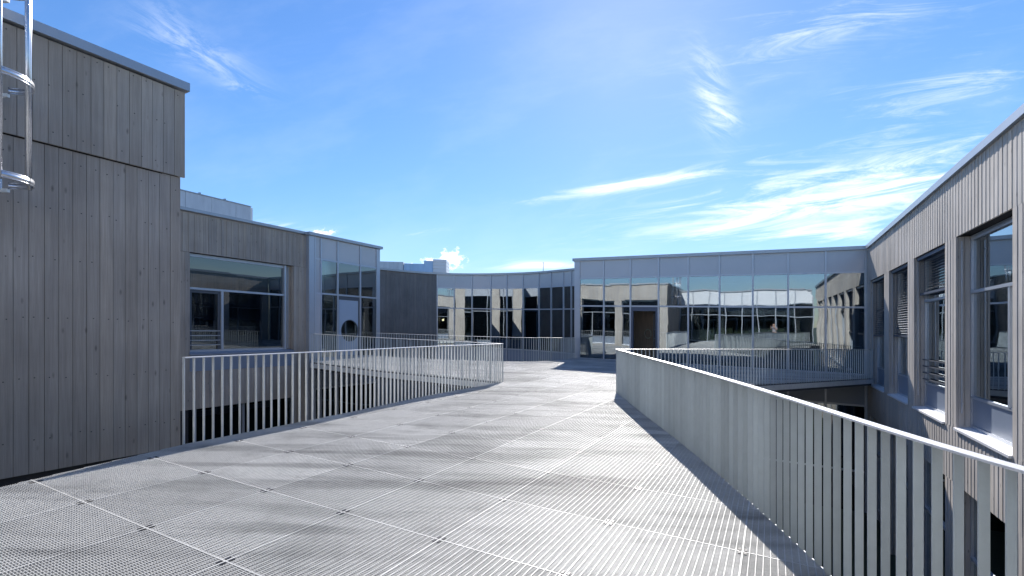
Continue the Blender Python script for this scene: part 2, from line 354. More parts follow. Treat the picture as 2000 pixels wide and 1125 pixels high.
# ------------------------------------------------------------------ ground, deck
g = MB(); g.quad((-3000, -3000, GZ-.1), (3000, -3000, GZ-.1), (3000, 3000, GZ-.1), (-3000, 3000, GZ-.1))
o = g.build('ground', 'far'); o['kind'] = 'structure'
g = MB(); g.quad((-60, -40, GZ), (60, -40, GZ), (60, 60, GZ), (-60, 60, GZ)); o = g.build('courtyard_paving', 'ground'); o['kind'] = 'structure'
bedo = prism(deck_poly, -.30, -.05, 'deck_frame', 'bed'); bedo['kind'] = 'structure'
def clip(poly, org, d, c):
    # intervals of the line (coordinate c along perp of d) inside poly; returns t ranges
    nrm = Vector((-d.y, d.x)); ts = []
    n = len(poly)
    for i in range(n):
        a = Vector(poly[i])-org; b = Vector(poly[(i+1) % n])-org
        ca, cb = a.dot(nrm)-c, b.dot(nrm)-c
        if (ca > 0) != (cb > 0):
            k = ca/(ca-cb); ts.append((a+(b-a)*k).dot(d))
    ts.sort(); return [(ts[i], ts[i+1]) for i in range(0, len(ts)-1, 2)]
ORG = Vector((-.53, 3.54)); GP = .975
gu, gv = U.copy(), Nn.copy()
def bars(mb, d, pitch, w, z0, z1, lo, hi, off=0, mi=0, jig=0):
    nrm = Vector((-d.y, d.x)); rr = random.Random(5)
    for i in range(lo, hi):
        c = i*pitch+off
        for t0, t1 in clip(deck_poly, ORG, d, c+1e-5):
            if t1-t0 < .02: continue
            a = ORG+nrm*c+d*t0; b = ORG+nrm*c+d*t1; h = nrm*w/2
            v = len(mb.v)
            mb.v += [(*(a-h), z0), (*(a-h), z1), (*(a+h), z1), (*(a+h), z0), (*(b-h), z0), (*(b-h), z1), (*(b+h), z1), (*(b+h), z0)]
            for q in ((0, 1, 5, 4), (1, 2, 6, 5), (2, 3, 7, 6)): mb.f.append(tuple(v+k for k in q)); mb.m.append(mi)
dk = MB()
bars(dk, gv, GP/22, .0050, -.03, 0.0, -22*20, 22*20)
bars(dk, gu, GP/60, .0036, -.03, -.002, -60*9, 60*27, mi=2)
bars(dk, gv, GP, .010, -.034, .0015, -20, 20)
bars(dk, gu, GP, .009, -.034, .0010, -9, 27, mi=2)
for i in range(-6, 8):
    for j in range(-2, 9):
        p = ORG+gu*i*GP+gv*j*GP
        for sx in (-1, 1):
            for sy in (-1, 1):
                q = p+gu*sx*.02+gv*sy*.03
                if q.x > 1.9 or q.x < -4.2 and q.y < 6 and False: continue
                e, h = gu*.008, gv*.018
                if clip(deck_poly, ORG, gu, (q-ORG).dot(Vector((-gu.y, gu.x))))[:1]:
                    ok = any(t0 < (q-ORG).dot(gu) < t1 for t0, t1 in clip(deck_poly, ORG, gu, (q-ORG).dot(Vector((-gu.y, gu.x)))))
                    if ok: dk.hexa([(*(q-e-h), 0), (*(q+e-h), 0), (*(q+e+h), 0), (*(q-e+h), 0), (*(q-e-h), .004), (*(q+e-h), .004), (*(q+e+h), .004), (*(q-e+h), .004)], 1)
o = dk.build('deck', ['grate', 'clip', 'grate2']); o['kind'] = 'structure'

# ------------------------------------------------------------------ railings
def railing(pts, label, seed, z1=1.07, z0=-.04, pitch=.12, out_side=1, dep=.038, fm='galv', fw_=.003, group='steel fin railings round the courtyards', post_ends=True):
    pts = [Vector(p) for p in pts]; mid = pts[len(pts)//2]
    th = thing('railing', label, 'railing', (mid.x, mid.y, 0), group)
    L = [0]
    for a, b in zip(pts, pts[1:]): L.append(L[-1]+(b-a).length)
    def at(s):
        for i in range(len(pts)-1):
            if s <= L[i+1] or i == len(pts)-2:
                k = (s-L[i])/(L[i+1]-L[i]); p = pts[i].lerp(pts[i+1], k)
                a = (pts[i]-pts[i-1]).normalized() if i > 0 else (pts[1]-pts[0]).normalized()
                b = (pts[i+1]-pts[i]).normalized(); return p, b
    def ribbon(w0, w1, za, zb, name, mt):      # continuous mitred strip
        mb = MB(); rows = []
        for i, p in enumerate(pts):
            a = pts[max(i-1, 0)]; b = pts[min(i+1, len(pts)-1)]; d = (b-a).normalized(); n = Vector((d.y, -d.x))*out_side
            rows.append((p+n*w0, p+n*w1))
        for r in rows: mb.v += [(*r[0], za), (*r[1], za), (*r[1], zb), (*r[0], zb)]
        for i in range(len(rows)-1):
            for j in range(4): mb.f.append((i*4+j, i*4+(j+1) % 4, i*4+4+(j+1) % 4, i*4+4+j)); mb.m.append(0)
        for k in (0, (len(rows)-1)*4): mb.f.append((k, k+1, k+2, k+3)); mb.m.append(0)
        return mb.build(name, mt, th)
    ribbon(-.012, .062, z1-.012, z1, 'top_rail', 'rail')
    ribbon(.064, .072, -.22, -.055, 'base_flat', 'galv')
    n = int(L[-1]/pitch); rr = random.Random(seed); fins = []
    for i in range(n+1):
        p, d = at(L[-1]*i/n); nrm = Vector((d.y, -d.x))*out_side
        tw = rr.uniform(-.07, .07); e = (nrm+d*tw).normalized(); q = Vector((-e.y, e.x))
        a = p+nrm*.010; b = a+e*dep; h = q*fw_
        fins.append(((p.length), [(*(a-h), z0), (*(b-h), z0), (*(b+h), z0), (*(a+h), z0), (*(a-h), z1-.0125), (*(b-h), z1-.0125), (*(b+h), z1-.0125), (*(a+h), z1-.0125)]))
    fins.sort(key=lambda f: f[0])
    for f_ in fins[:100]:
        mb = MB(); mb.hexa(f_[1]); mb.build('baluster', fm, th)
    if len(fins) > 100:
        mb = MB()
        for f_ in fins[100:]: mb.hexa(f_[1])
        r = mb.build('far_balusters', fm, th); r['kind'] = 'stuff'
    return th
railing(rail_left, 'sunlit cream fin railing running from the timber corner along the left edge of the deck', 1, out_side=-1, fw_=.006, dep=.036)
railing(rail_mid, 'railing on the far side of the left courtyard, in front of the glazed bay', 2, out_side=-1, pitch=.14, dep=.03, fm='galv_shade')
railing(rail_back, 'curved railing below the curved glass facade at the far end of the deck', 3, out_side=-1, pitch=.14, dep=.032, fm='galv_shade')
railing(rail_cross, 'shaded blue railing in front of the straight glass facade, ending at the timber wall', 4, out_side=-1, pitch=.14, dep=.034, fm='galv_shade')
railing(rail_right, 'nearest railing with bright white handrail sweeping along the right edge of the deck', 5, out_side=-1, dep=.046, fm='galv_shade')

# ------------------------------------------------------------------ building pieces
def room(parent, f, t0, t1, z0, z1, depth, back='inwall', o=-.12):
    g = f.pt; mb = MB()
    mb.quad(g(t0, o, z0), g(t1, o, z0), g(t1, -depth, z0), g(t0, -depth, z0), 1)
    mb.quad(g(t0, o, z1), g(t1, o, z1), g(t1, -depth, z1), g(t0, -depth, z1), 2)
    mb.quad(g(t0, -depth, z0), g(t1, -depth, z0), g(t1, -depth, z1), g(t0, -depth, z1), 0)
    mb.quad(g(t0, o, z0), g(t0, -depth, z0), g(t0, -depth, z1), g(t0, o, z1), 0)
    mb.quad(g(t1, o, z0), g(t1, -depth, z0), g(t1, -depth, z1), g(t1, o, z1), 0)
    return mb.build('interior', [back, 'infloor', 'inceil'], parent)
def shell(parent, pts, z=4.95, z0=None):      # roof slab and opaque body
    prism(pts, z-.35, z, 'roof', 'roof', parent)
def curtain(parent, f, ts, zs=(0.0, 2.70, 4.12), top=5.02, mt='glass', panel='panel', low=True, skip=(), w=.065, end=(True, True)):
    for i, t in enumerate(ts):
        if i == 0 and not end[0] or i == len(ts)-1 and not end[1]: continue
        one(f, t-w/2, t+w/2, (GZ if low else zs[0]-.06), top, -.10, .045, 'mullion', 'alu', parent)
    a, b = ts[0], ts[-1]
    for z in list(zs)+([-1.25, -3.9] if low else []):
        one(f, a+w/2 if end[0] else a, b-w/2 if end[1] else b, z-.035, z+.035, -.08, .028, 'transom', 'alu', parent)
    for i in range(len(ts)-1):
        t0, t1 = ts[i]+w/2+.002, ts[i+1]-w/2-.002
        for k in range(len(zs)-1):
            if (i, k) in skip: continue
            pane(f, t0, t1, zs[k]+.037, zs[k+1]-.037, -.01, mt, parent)
        pane(f, t0, t1, zs[-1]+.037, top-.002, -.008, panel, parent, 'spandrel_panel', .04)
        if low:
            pane(f, t0, t1, -1.213, zs[0]-.037, -.008, 'panelb', parent, 'spandrel_panel', .04)
            pane(f, t0, t1, -3.863, -1.287, -.01, 'glassd', parent)
            pane(f, t0, t1, GZ, -3.937, -.01, 'glassd', parent)
def coping(parent, f, t0, t1, h=.15, o=.10, back=.4, z=Zc):
    n = max(1, int((t1-t0)/3.2)); mb = MB()
    for i in range(n):
        a = t0+(t1-t0)*i/n; b = t0+(t1-t0)*(i+1)/n
        f.box(mb, a+(.003 if i else 0), b, z-h, z, -back, o)
    return mb.build('coping', 'coping', parent)

# --- left timber block (tall wall beside the deck)
lb = thing('timber_block', 'tall dark timber block with a plain board wall left of the deck', 'building', (-6.5, 4.8, 0))
fL = F(LC, LC-LV*16, 1)
if fL.n.dot(Vector((1, 0))) < 0: fL.n = -fL.n
mb = MB(); boards(mb, fL, 0.0, 16, -.42, Zsoff-.012, .142, .03, .004, .005, .04, 0, 21); mb.build('lower_cladding', 'clad_dark', lb)
mb = MB(); boards(mb, fL, -.05, 16, Zsoff+.006, 5.01, .142, .03, .004, .005, .04, .035, 22); mb.build('upper_cladding', 'clad_dark', lb)
mb = MB(); nails(mb, fL, 0, 9, .142, [0.0, .75, 1.5, 2.25, 2.9, 3.5], .004, 5); nails(mb, fL, 0, 9, .142, [3.85, 4.45, 4.95], .039, 6)
mb.build('nail_heads', 'nail', lb)
one(fL, .005, 16, GZ, 4.99, -.10, -.032, 'backing_wall', 'clad_gap', lb)
coping(lb, fL, -.09, 16, .125, .10, .5)
fLf = F(LC, LC-Vector((LV.y, -LV.x))*14, 1)      # front face, seen only in reflections
if fLf.n.dot(LV) < 0: fLf.n = -fLf.n
def punched(parent, f, L, edges, seed, lower=True, blinds={}, bars_={}, recess=.24, band_o=0.0, cl='clad', pitch=.09, jit=.0065, glassm='glassd', first_t=0, bright_sill=True, mid=1.0):
    """timber facade with tall punched windows; edges = list of (pier start, pier end)"""
    mb = MB(); boards(mb, f, first_t, L, Zsoff, 5.01, pitch, .03, jit, .006, .08, .0, seed, alt=True); mb.build('upper_cladding', cl, parent)
    mb = MB(); boards(mb, f, first_t, L, Zs2, Zsill-.03, pitch, .03, jit, .006, .08, .0, seed+1, alt=True); mb.build('spandrel_cladding', cl, parent)
    mb = MB(); f.box(mb, first_t, L, Zsoff+.02, 5.0, -.30, -.033); f.box(mb, first_t, L, Zs2+.02, Zsill-.035, -.30, -.033); mb.build('backing_wall', 'clad_gap', parent)
    for k, (a, b) in enumerate(edges):
        for (z0, z1) in ((Zsill-.03, Zsoff), (GZ, Zs2))[:2 if lower else 1]:
            mb = MB(); boards(mb, f, a, b, z0+.002, z1-.002, pitch, .03, jit, .006, .05, .0, seed+10+k, alt=True)
            w = recess-.03
            for q in range(2):                       # flat jamb boards
                o0 = -.032-w*(q+1)/2*1.0; o1 = -.036-w*q/2
                f.box(mb, a+.004, a+.03, z0+.002, z1-.002, o0+.004, o1); f.box(mb, b-.03, b-.004, z0+.002, z1-.002, o0+.004, o1)
            f.box(mb, a+.031, b-.031, z0+.002, z1-.002, -recess-.1, -.034)
            mb.build('pier', cl, parent)
    for k in range(len(edges)-1):
        a, b = edges[k][1], edges[k+1][0]
        for fl, (z0, z1) in enumerate(((Zsill, Zsoff), (GZ, Zs2))[:2 if lower else 1]):
            w = MB(); o0, o1 = -recess-.05, -recess+.02
            fr = .06
            f.box(w, a, a+fr, z0, z1, o0, o1); f.box(w, b-fr, b, z0, z1, o0, o1)
            f.box(w, a+fr, b-fr, z1-.10, z1, o0, o1); f.box(w, a+fr, b-fr, z0, z0+.08, o0, o1)
            zt, zb = z0+2.80, z0+.68
            f.box(w, a+fr, b-fr, zt, zt+.06, o0, o1+.02); f.box(w, a+fr, b-fr, zb-.05, zb, o0, o1)
            m_ = a+(b-a)*.70*mid+ (0 if mid == 1.0 else 0)
            f.box(w, m_-.035, m_+.035, zb, zt, o0, o1+.01)
            # side channel for the blind
            f.box(w, b-fr-.0, b-fr+.03, z0, z1, o1+.002, o1+.05); f.box(w, a+.01, a+.035, z0+.3, z1-.1, -.09, -.07)
            for zz in (z0+.5, z0+1.5, z0+2.6, z1-.3): f.box(w, a+.036, a+.09, zz, zz+.02, -.088, -.072)
            fo = w.build('window', 'alu', parent)
            pane(f, a+fr+.001, m_-.036, zb+.002, zt-.002, -recess-.02, glassm, fo); pane(f, m_+.036, b-fr-.001, zb+.002, zt-.002, -recess-.02, glassm, fo)
            pane(f, a+fr+.001, b-fr-.001, zt+.062, z1-.102, -recess-.02, glassm, fo)
            one(f, a+fr+.001, b-fr-.001, z0+.082, zb-.052, -recess-.03, -recess-.005, 'lower_panel', 'panelb', fo)
            if fl == 0:
                s = MB(); gq = f.pt
                s.hexa([gq(a-.0, -recess+.021, z0-.03), gq(b, -recess+.021, z0-.03), gq(b, .05, z0-.06), gq(a, .05, z0-.06),
                        gq(a, -recess+.021, z0+.02), gq(b, -recess+.021, z0+.02), gq(b, .05, z0-.015), gq(a, .05, z0-.015)])
                s.build('sill', 'sill', fo)
                if k in blinds:
                    bl = MB(); zz = z1-.08; zb_ = blinds[k]
                    f.box(bl, a+.05, b-.05, z1-.09, z1-.005, -recess+.045, -.05)
                    while zz > zb_+.05:
                        gq = f.pt; t0, t1 = a+.06, b-.06
                        bl.hexa([gq(t0, -recess+.06, zz+.012), gq(t1, -recess+.06, zz+.012), gq(t1, -recess+.12, zz-.012), gq(t0, -recess+.12, zz-.012),
                                 gq(t0, -recess+.06, zz+.015), gq(t1, -recess+.06, zz+.015), gq(t1, -recess+.12, zz-.009), gq(t0, -recess+.12, zz-.009)])
                        zz -= .072
                    f.box(bl, a+.05, b-.05, zb_-.04, zb_+.02, -recess+.05, -recess+.13)
                    f.box(bl, a+.3, a+.31, zb_, z1-.09, -recess+.085, -recess+.095); f.box(bl, b-.31, b-.3, zb_, z1-.09, -recess+.085, -recess+.095)
                    bl.build('blind', 'blind', fo)
                if k in bars_:
                    br = MB()
                    for q in range(4): f.box(br, a+fr+(b-a)*.0, b-fr, z0+.75+q*.17, z0+.78+q*.17, -recess+.05, -recess+.075)
                    br.build('guard_bars', 'alud', fo)
    return
e = [(0, .75)]+[(3.9+i*3.9, 4.6+i*3.9) for i in range(3)]
punched(lb, fLf, 12.3, e, 60, lower=True, pitch=.10, bars_={0: 1})
coping(lb, fLf, -.09, 14, .125, .088, .5, z=Zc-.003)
room(lb, fLf, .8, 12, -.3, 3.7, 5)
cf = [LC-LV*.05, LC-LV*16, LC-LV*16-Vector((LV.y, -LV.x))*14, LC-LV*.05-Vector((LV.y, -LV.x))*14]
shell(lb, [tuple(p+Vector((-.15, 0))) for p in cf], 4.97)
# air handling unit standing on its roof is out of view

# --- timber wing with the large window, and the glazed bay at its end
WW0, WW1 = Vector((-10.77, 15.88)), Vector((-8.31, 19.99))
tw = thing('timber_wing', 'timber clad wing with one wide dark window and a glazed bay at its right end', 'building', (-9.5, 18, 0))
fw = F(WW0-LV*6, WW1, 1)
if fw.n.x < 0: fw.n = -fw.n
fw.tilt = .021
o6 = 6.0; Lw = fw.L
mb = MB(); boards(mb, fw, 0, Lw, Zsoff+.02, 5.01, .085, .03, .012, .004, .2, .0, 71); mb.build('upper_cladding', 'clad_dark', tw)
mb = MB(); boards(mb, fw, 0, o6+.22, Zs2, Zsoff+.012, .12, .03, .008, .004, .2, 0, 72); boards(mb, fw, o6+4.05, Lw, GZ, Zsoff+.012, .12, .03, .008, .004, .1, 0, 73)
boards(mb, fw, o6+.22, o6+4.05, Zs2, -.24, .10, .03, .008, .004, .2, 0, 74); mb.build('lower_cladding', 'clad_dark', tw)
mb = MB(); fw.box(mb, 0, Lw, Zsoff+.03, 5.0, -.35, -.033); fw.box(mb, 0, o6+.2, GZ, Zsoff+.02, -.35, -.033); fw.box(mb, o6+4.07, Lw-.01, GZ, Zsoff+.02, -.35, -.033)
fw.box(mb, o6+.2, o6+4.07, Zs2+.01, .3, -.35, -.06); mb.build('backing_wall', 'clad_gap', tw)
mb = MB(); a, b = o6+.22, o6+4.05
fw.box(mb, b-.03, b-.002, .39, Zsoff, -.26, -.034); fw.box(mb, a+.002, a+.03, .39, Zsoff, -.26, -.034); mb.build('jamb', 'clad_dark', tw)
fr = MB(); o0, o1 = -.27, -.16
a += .03; b -= .30
fw.box(fr, a, a+.05, .40, Zsoff, o0, o1); fw.box(fr, b-.03, b+.05, .40, Zsoff, o0, o1+.06)
fw.box(fr, a+.05, b-.03, Zsoff-.10, Zsoff, o0, o1); fw.box(fr, a+.05, b-.03, .40, .47, o0, o1)
fw.box(fr, a+.05, b-.03, 2.50, 2.57, o0, o1+.03); m_ = o6+1.36; fw.box(fr, m_-.04, m_+.04, .47, 2.50, o0, o1+.02)
wo = fr.build('window', 'alu', tw)
one(fw, b+.052, b+.268, .40, Zsoff-.002, o0, o1-.02, 'jamb', 'clad_dark', tw)
one(fw, b+.14, b+.165, .45, Zsoff-.05, o1-.018, o1+.01, 'guide_rail', 'alu', tw)
sf = MB(); fw.box(sf, a+.052, a+.13, .472, 2.498, -.24, -.19); fw.box(sf, m_-.13, m_-.042, .472, 2.498, -.24, -.19); fw.box(sf, a+.13, m_-.13, 2.40, 2.498, -.24, -.19); sf.build('sash', 'alud', wo)
for q in range(4): one(fw, a+.05, m_-.05, .62+.16*q, .645+.16*q, -.13, -.105, 'guard_bar', 'alu', wo)
pane(fw, a+.052, m_-.042, .472, 2.498, -.25, 'glassd', wo); pane(fw, m_+.042, b-.032, .472, 2.498, -.22, 'glassd', wo); pane(fw, a+.052, b-.032, 2.572, Zsoff-.102, -.22, 'glassd', wo)
s = MB(); gq = fw.pt
s.hexa([gq(a-.03, -.155, .34), gq(b+.28, -.155, .34), gq(b+.28, .05, .30), gq(a-.03, .05, .30), gq(a-.03, -.155, .398), gq(b+.28, -.155, .398), gq(b+.28, .05, .36), gq(a-.03, .05, .36)]); s.build('sill', 'panelb', wo)
one(fw, o6+.225, o6+4.045, -.235, .298, -.05, .012, 'apron_panel', 'panelb', tw)
coping(tw, fw, 0, Lw+.08, .10, .09, .4)
room(tw, fw, .4, Lw-.1, .0, 3.65, 5, o=-.36)
# lower storey windows of the wing
for i, t in enumerate((.6, 2.6, 4.6, o6+.25, o6+2.2)):
    pane(fw, t, t+1.8, GZ, Zs2, -.2, 'glassd', tw, 'pane'); one(fw, t+1.8, t+1.88, GZ, Zs2, -.22, -.1, 'mullion', 'alu', tw)
room(tw, fw, .3, Lw-.1, GZ, Zs2-.05, 4, o=-.36)
# bay
B0, B1 = Vector((-8.13, 19.97)), Vector((-6.28, 23.14)); fb = F(B0, B1, 1)
if fb.n.x < 0: fb.n = -fb.n
fb.tilt = .0137
one(fb, -.25, -.002, GZ, 5.02, -.25, .03, 'corner_post', 'alu', tw)
tsb = [.03, .32, 1.18, 2.44, 3.45]
curtain(tw, fb, tsb, mt='glassl', skip=((0, 0), (0, 1), (2, 0)), end=(True, True))
for k, (z0, z1) in enumerate(((.037, 2.663), (2.737, 4.083))): pane(fb, .065, .287, z0, z1, -.01, 'panel', tw, 'side_panel')
one(fb, 3.485, 3.64, GZ, 5.02, -.2, .03, 'corner_post', 'alu', tw)
coping(tw, fb, -.30, 3.74, .12, .13, .4, z=Zc+.002)
dr = MB(); t0, t1 = 1.215, 2.405        # door leaf with round porthole
cx, cz, rad = 1.87, 1.16, .47; NN = 32; gq = fb.pt
ring = [(cx+rad*math.cos(2*math.pi*i/NN), cz+rad*math.sin(2*math.pi*i/NN)) for i in range(NN)]
def onrect(a):
    dx, dz = math.cos(a), math.sin(a); ks = []
    if dx > 1e-6: ks.append((t1-.06-cx)/dx)
    if dx < -1e-6: ks.append((t0+.06-cx)/dx)
    if dz > 1e-6: ks.append((2.50-cz)/dz)
    if dz < -1e-6: ks.append((.06-cz)/dz)
    k = min(ks); return (cx+dx*k, cz+dz*k)
angs = sorted([2*math.pi*i/NN for i in range(NN)]+[math.atan2(z-cz, t-cx) % (2*math.pi) for t in (t0+.06, t1-.06) for z in (.06, 2.50)])
for i in range(len(angs)):
    a0, a1 = angs[i], angs[(i+1) % len(angs)]
    r0, r1 = (cx+rad*math.cos(a0), cz+rad*math.sin(a0)), (cx+rad*math.cos(a1), cz+rad*math.sin(a1)); q0, q1 = onrect(a0), onrect(a1)
    dr.hexa([gq(r0[0], -.07, r0[1]), gq(q0[0], -.07, q0[1]), gq(q1[0], -.07, q1[1]), gq(r1[0], -.07, r1[1]), gq(r0[0], -.015, r0[1]), gq(q0[0], -.015, q0[1]), gq(q1[0], -.015, q1[1]), gq(r1[0], -.015, r1[1])])
do = dr.build('door', 'door', tw)
rg = MB(); rg.tube([gq(x, -.012, z) for x, z in [(cx+(rad)*math.cos(2*math.pi*i/40), cz+(rad)*math.sin(2*math.pi*i/40)) for i in range(40)]], .014, 6, closed=True); rg.build('porthole_rim', 'alud', do, True)
pg = MB(); n0 = len(pg.v); pg.v += [gq(x, -.04, z) for x, z in ring]; pg.f.append(tuple(range(NN))); pg.m.append(0); pg.build('porthole_glass', 'glass', do)
df = MB(); fb.box(df, t0+.0, t0+.055, .04, 2.66, -.09, -.005); fb.box(df, t1-.055, t1, .04, 2.66, -.09, -.005); fb.box(df, t0+.055, t1-.055, 2.505, 2.66, -.09, -.005); df.build('door_frame', 'alud', do)
room(tw, fb, -.2, 3.5, 0.0, 4.6, 5, back='olive', o=-.13)
one(fb, 2.7, 2.95, 0, 4.6, -2.6, -2.3, 'interior_column', 'cream', tw)
nb = Vector((-fb.n.x, -fb.n.y))
shell(tw, [tuple(WW0-LV*6+nb*.05), tuple(WW1+nb*.05), tuple(B1+nb*.05), tuple(B1+nb*9), tuple(WW0-LV*6+nb*9)], 4.97)
fe = F(B1+LV*.10+nb*.3, B1+LV*.10+nb*9, 1)
if fe.n.dot(LV) < 0: fe.n = -fe.n
curtain(tw, fe, [0, 1.4, 2.8, 4.2, 5.6, 7.0, 8.6], mt='glassd')
room(tw, fe, 0, 8.6, 0, 4.5, 3)
for q in (1.0, 4.6): one(fe, q, q+.9, 0, 5.01, .05, .12, 'pier', 'clad', tw)

# --- curved building at the back
cb = thing('curved_building', 'low building with a concave glass front and dark timber wall behind the far railing', 'building', (-1, 34, 0))
def DXY(x, y, z=Zc):
    D = (z-CAM_H)*950/(636.5+.0276*(x-1000)-y); return Vector(((x-1000)/950*D, D))
cp = curve([DXY(741, 523.0), DXY(797, 528.6), DXY(854, 532.7), DXY(922, 534.2), DXY(990, 533.2), DXY(1053, 530.4), DXY(1116, 524.6)], .2)
def cross_x(x):
    r = (x-1000)/950; best = min(cp, key=lambda p: abs(p.x/p.y-r)); return best.copy()
knots = [cross_x(x) for x in (741, 770, 798, 826, 854, 888.5, 922.5, 957, 990.5, 1022, 1050.5, 1077, 1100, 1117)]
knots.append(knots[-1]+(knots[-1]-knots[-2])*1.0); knots.append(knots[-1]+(knots[-1]-knots[-2])*1.0)
back_pts = []
for i in range(len(knots)-1):
    f = F(knots[i], knots[i+1], 1)
    if f.n.y > 0: f.n = -f.n
    if i < 4:
        mb = MB(); boards(mb, f, 0, f.L, GZ, 5.03, .09, .03, .012, .004, .2, 0, 80+i); mb.build('cladding', 'clad_char', cb)
        one(f, 0, f.L, GZ, 5.0, -.3, -.033, 'backing_wall', 'clad_gap', cb)
    else:
        curtain(cb, f, [0.0, f.L], low=True, end=(True, i == len(knots)-2), mt='glass', w=.07)
        room(cb, f, 0, f.L, 0.0, 4.4, 6)
        mb = MB(); f.box(mb, 0, f.L, -1.2, -.06, -.3, -.06); mb.build('floor_edge', 'clad_gap', cb)
for i, k in ((6, .5), (8, .45), (9, .4), (11, .5)):
    f = F(knots[i], knots[i+1], 1)
    if f.n.y > 0: f.n = -f.n
    one(f, f.L*k-.22, f.L*k+.22, 0.001, 4.39, -1.9, -1.5, 'interior_column', 'column', cb)
# coping as continuous curved strip
mb = MB(); P_ = knots; rows = []
for i, p in enumerate(P_):
    a = P_[max(i-1, 0)]; b = P_[min(i+1, len(P_)-1)]; d = (b-a).normalized(); n = Vector((d.y, -d.x)); n = n if n.y < 0 else -n
    rows.append((p+n*.10, p-n*.4))
for r in rows: mb.v += [(*r[0], 5.035), (*r[1], 5.035), (*r[1], Zc), (*r[0], Zc)]
for i in range(len(rows)-1):
    for j in range(4): mb.f.append((i*4+j, i*4+(j+1) % 4, i*4+4+(j+1) % 4, i*4+4+j)); mb.m.append(0)
mb.build('coping', 'coping', cb)
prism([tuple(p+Vector((0, .08))) for p in knots]+[(10, 46), (-14, 46), (-14, 31)], 4.62, 4.98, 'roof', 'roof', cb)
mb = MB(); mb.box(-14, 10, 45.6, 46, GZ, 4.6); mb.build('rear_wall', 'clad_dark', cb)
fq = F(Vector((-15.5, 26.4)), knots[0], 1)
if fq.n.y > 0: fq.n = -fq.n
mb = MB(); boards(mb, fq, 0, fq.L-.02, GZ, 5.03, .09, .03, .012, .004, .2, 0, 97); mb.build('cladding', 'clad_char', cb)
one(fq, 0, fq.L-.1, GZ, 5.0, -.3, -.033, 'backing_wall', 'clad_gap', cb)
lm = MB(); pL = cross_x(861)+Vector((.0, 1.6)); lm.tube([(pL.x, pL.y, 1.80), (pL.x, pL.y, 1.95)], .07, 12)
lo = lm.build('hanging_lamp', 'lamp'); tag(lo, 'small warm lit lamp glowing behind the first pane of the curved glass front', 'lamp')
lc = MB(); lc.tube([(pL.x, pL.y, 1.951), (pL.x, pL.y, 4.38)], .008, 6); lc.build('cord', 'alud', lo)

# --- straight glass building at the back right
gb = thing('glass_building', 'straight glass fronted building facing the deck with an open door near its left end', 'building', (9, 24, 0))
fg = F(A, C, 1)
if fg.n.y > 0: fg.n = -fg.n
pitch = (fg.L-.05)/9.0
ts = [.0+pitch*i for i in range(10)]; ts[0] = .05
curtain(gb, fg, ts, skip=((2, 0),), w=.07, end=(True, True))
one(fg, -.22, .014, GZ, 5.02, -.25, .03, 'corner_post', 'alu', gb)
one(fg, ts[-1]+.037, fg.L+.04, GZ, 5.02, -.2, .03, 'corner_post', 'alu', gb)
coping(gb, fg, -.30, fg.L-.02, .14, .11, .4)
room(gb, fg, .1, fg.L, 0.0, 4.45, 7.5)
room(gb, fg, .1, fg.L, GZ, -1.3, 7.5)
mb = MB(); fg.box(mb, .05, fg.L, -1.2, -.06, -.35, -.06); mb.build('floor_edge', 'clad_gap', gb)
mb = MB(); t0, t1 = ts[2]+.037, ts[3]-.037
fg.box(mb, t0, t0+.10, .04, 2.66, -.13, .012); fg.box(mb, t1-.10, t1, .04, 2.66, -.13, .012); fg.box(mb, t0+.10, t1-.10, 2.47, 2.66, -.13, .012)
eo = mb.build('entrance_door', 'blind', gb)
# leaf swung inwards
hx = fg.P+fg.d*(t1-.11)-fg.n*.12; lf = F(hx, hx-fg.n*.9-fg.d*.28, 1)
w_ = MB(); lf.box(w_, 0, .08, .03, 2.44, -.03, .03); lf.box(w_, .86, .94, .03, 2.44, -.03, .03); lf.box(w_, .08, .86, .03, .13, -.03, .03); lf.box(w_, .08, .86, 2.34, 2.44, -.03, .03); w_.build('door_leaf', 'alud', eo)
pane(lf, .081, .859, .131, 2.339, .0, 'glassl', eo, 'pane', .015)
# wooden lobby wall with inner door behind
wl = MB(); fg.box(wl, t0-.6, t1+.9, .001, 3.4, -2.35, -2.25); wl.build('lobby_wall', 'wood', gb)
iw = MB(); fg.box(iw, t0+.62, t0+.98, .75, 2.25, -2.249, -2.22); ifr = iw.build('narrow_window', 'alud', gb)
one(fg, t0+.71, t0+.86, .95, 2.15, -2.219, -2.215, 'pane', 'column', ifr)
hh = MB(); c_ = fg.pt(t0+.33, -2.17, 1.2)
hh.tube([fg.pt(t0+.33+.16*math.cos(q/24*2*math.pi), -2.18, 1.35+.24*math.sin(q/24*2*math.pi)) for q in range(24)], .02, 8, closed=True); hh.build('door_pull', 'cream', gb, True)
# interior partitions
for t, dd, c in ((4.6, 2.5, 'inwall'), (7.8, 3.6, 'column'), (10.6, 2.8, 'inwall')):
    one(fg, t, t+.35, .001, 4.44, -dd-.35, -dd, 'interior_column', c, gb)
shell(gb, [tuple(A+Nn*.08), tuple(C+Nn*.08), tuple(C+Nn*9), tuple(A+Nn*9)], 4.99)
one(fg, -.2, fg.L+3, GZ, 4.6, -9, -8.8, 'rear_wall', 'clad_dark', gb)
fs = F(A-U*.2+Nn*.25, A-U*.2+Nn*9, 1)
if fs.n.dot(U) > 0: fs.n = -fs.n
one(fs, 0, 8.7, GZ, 4.98, -.15, 0, 'side_wall', 'alu', gb)

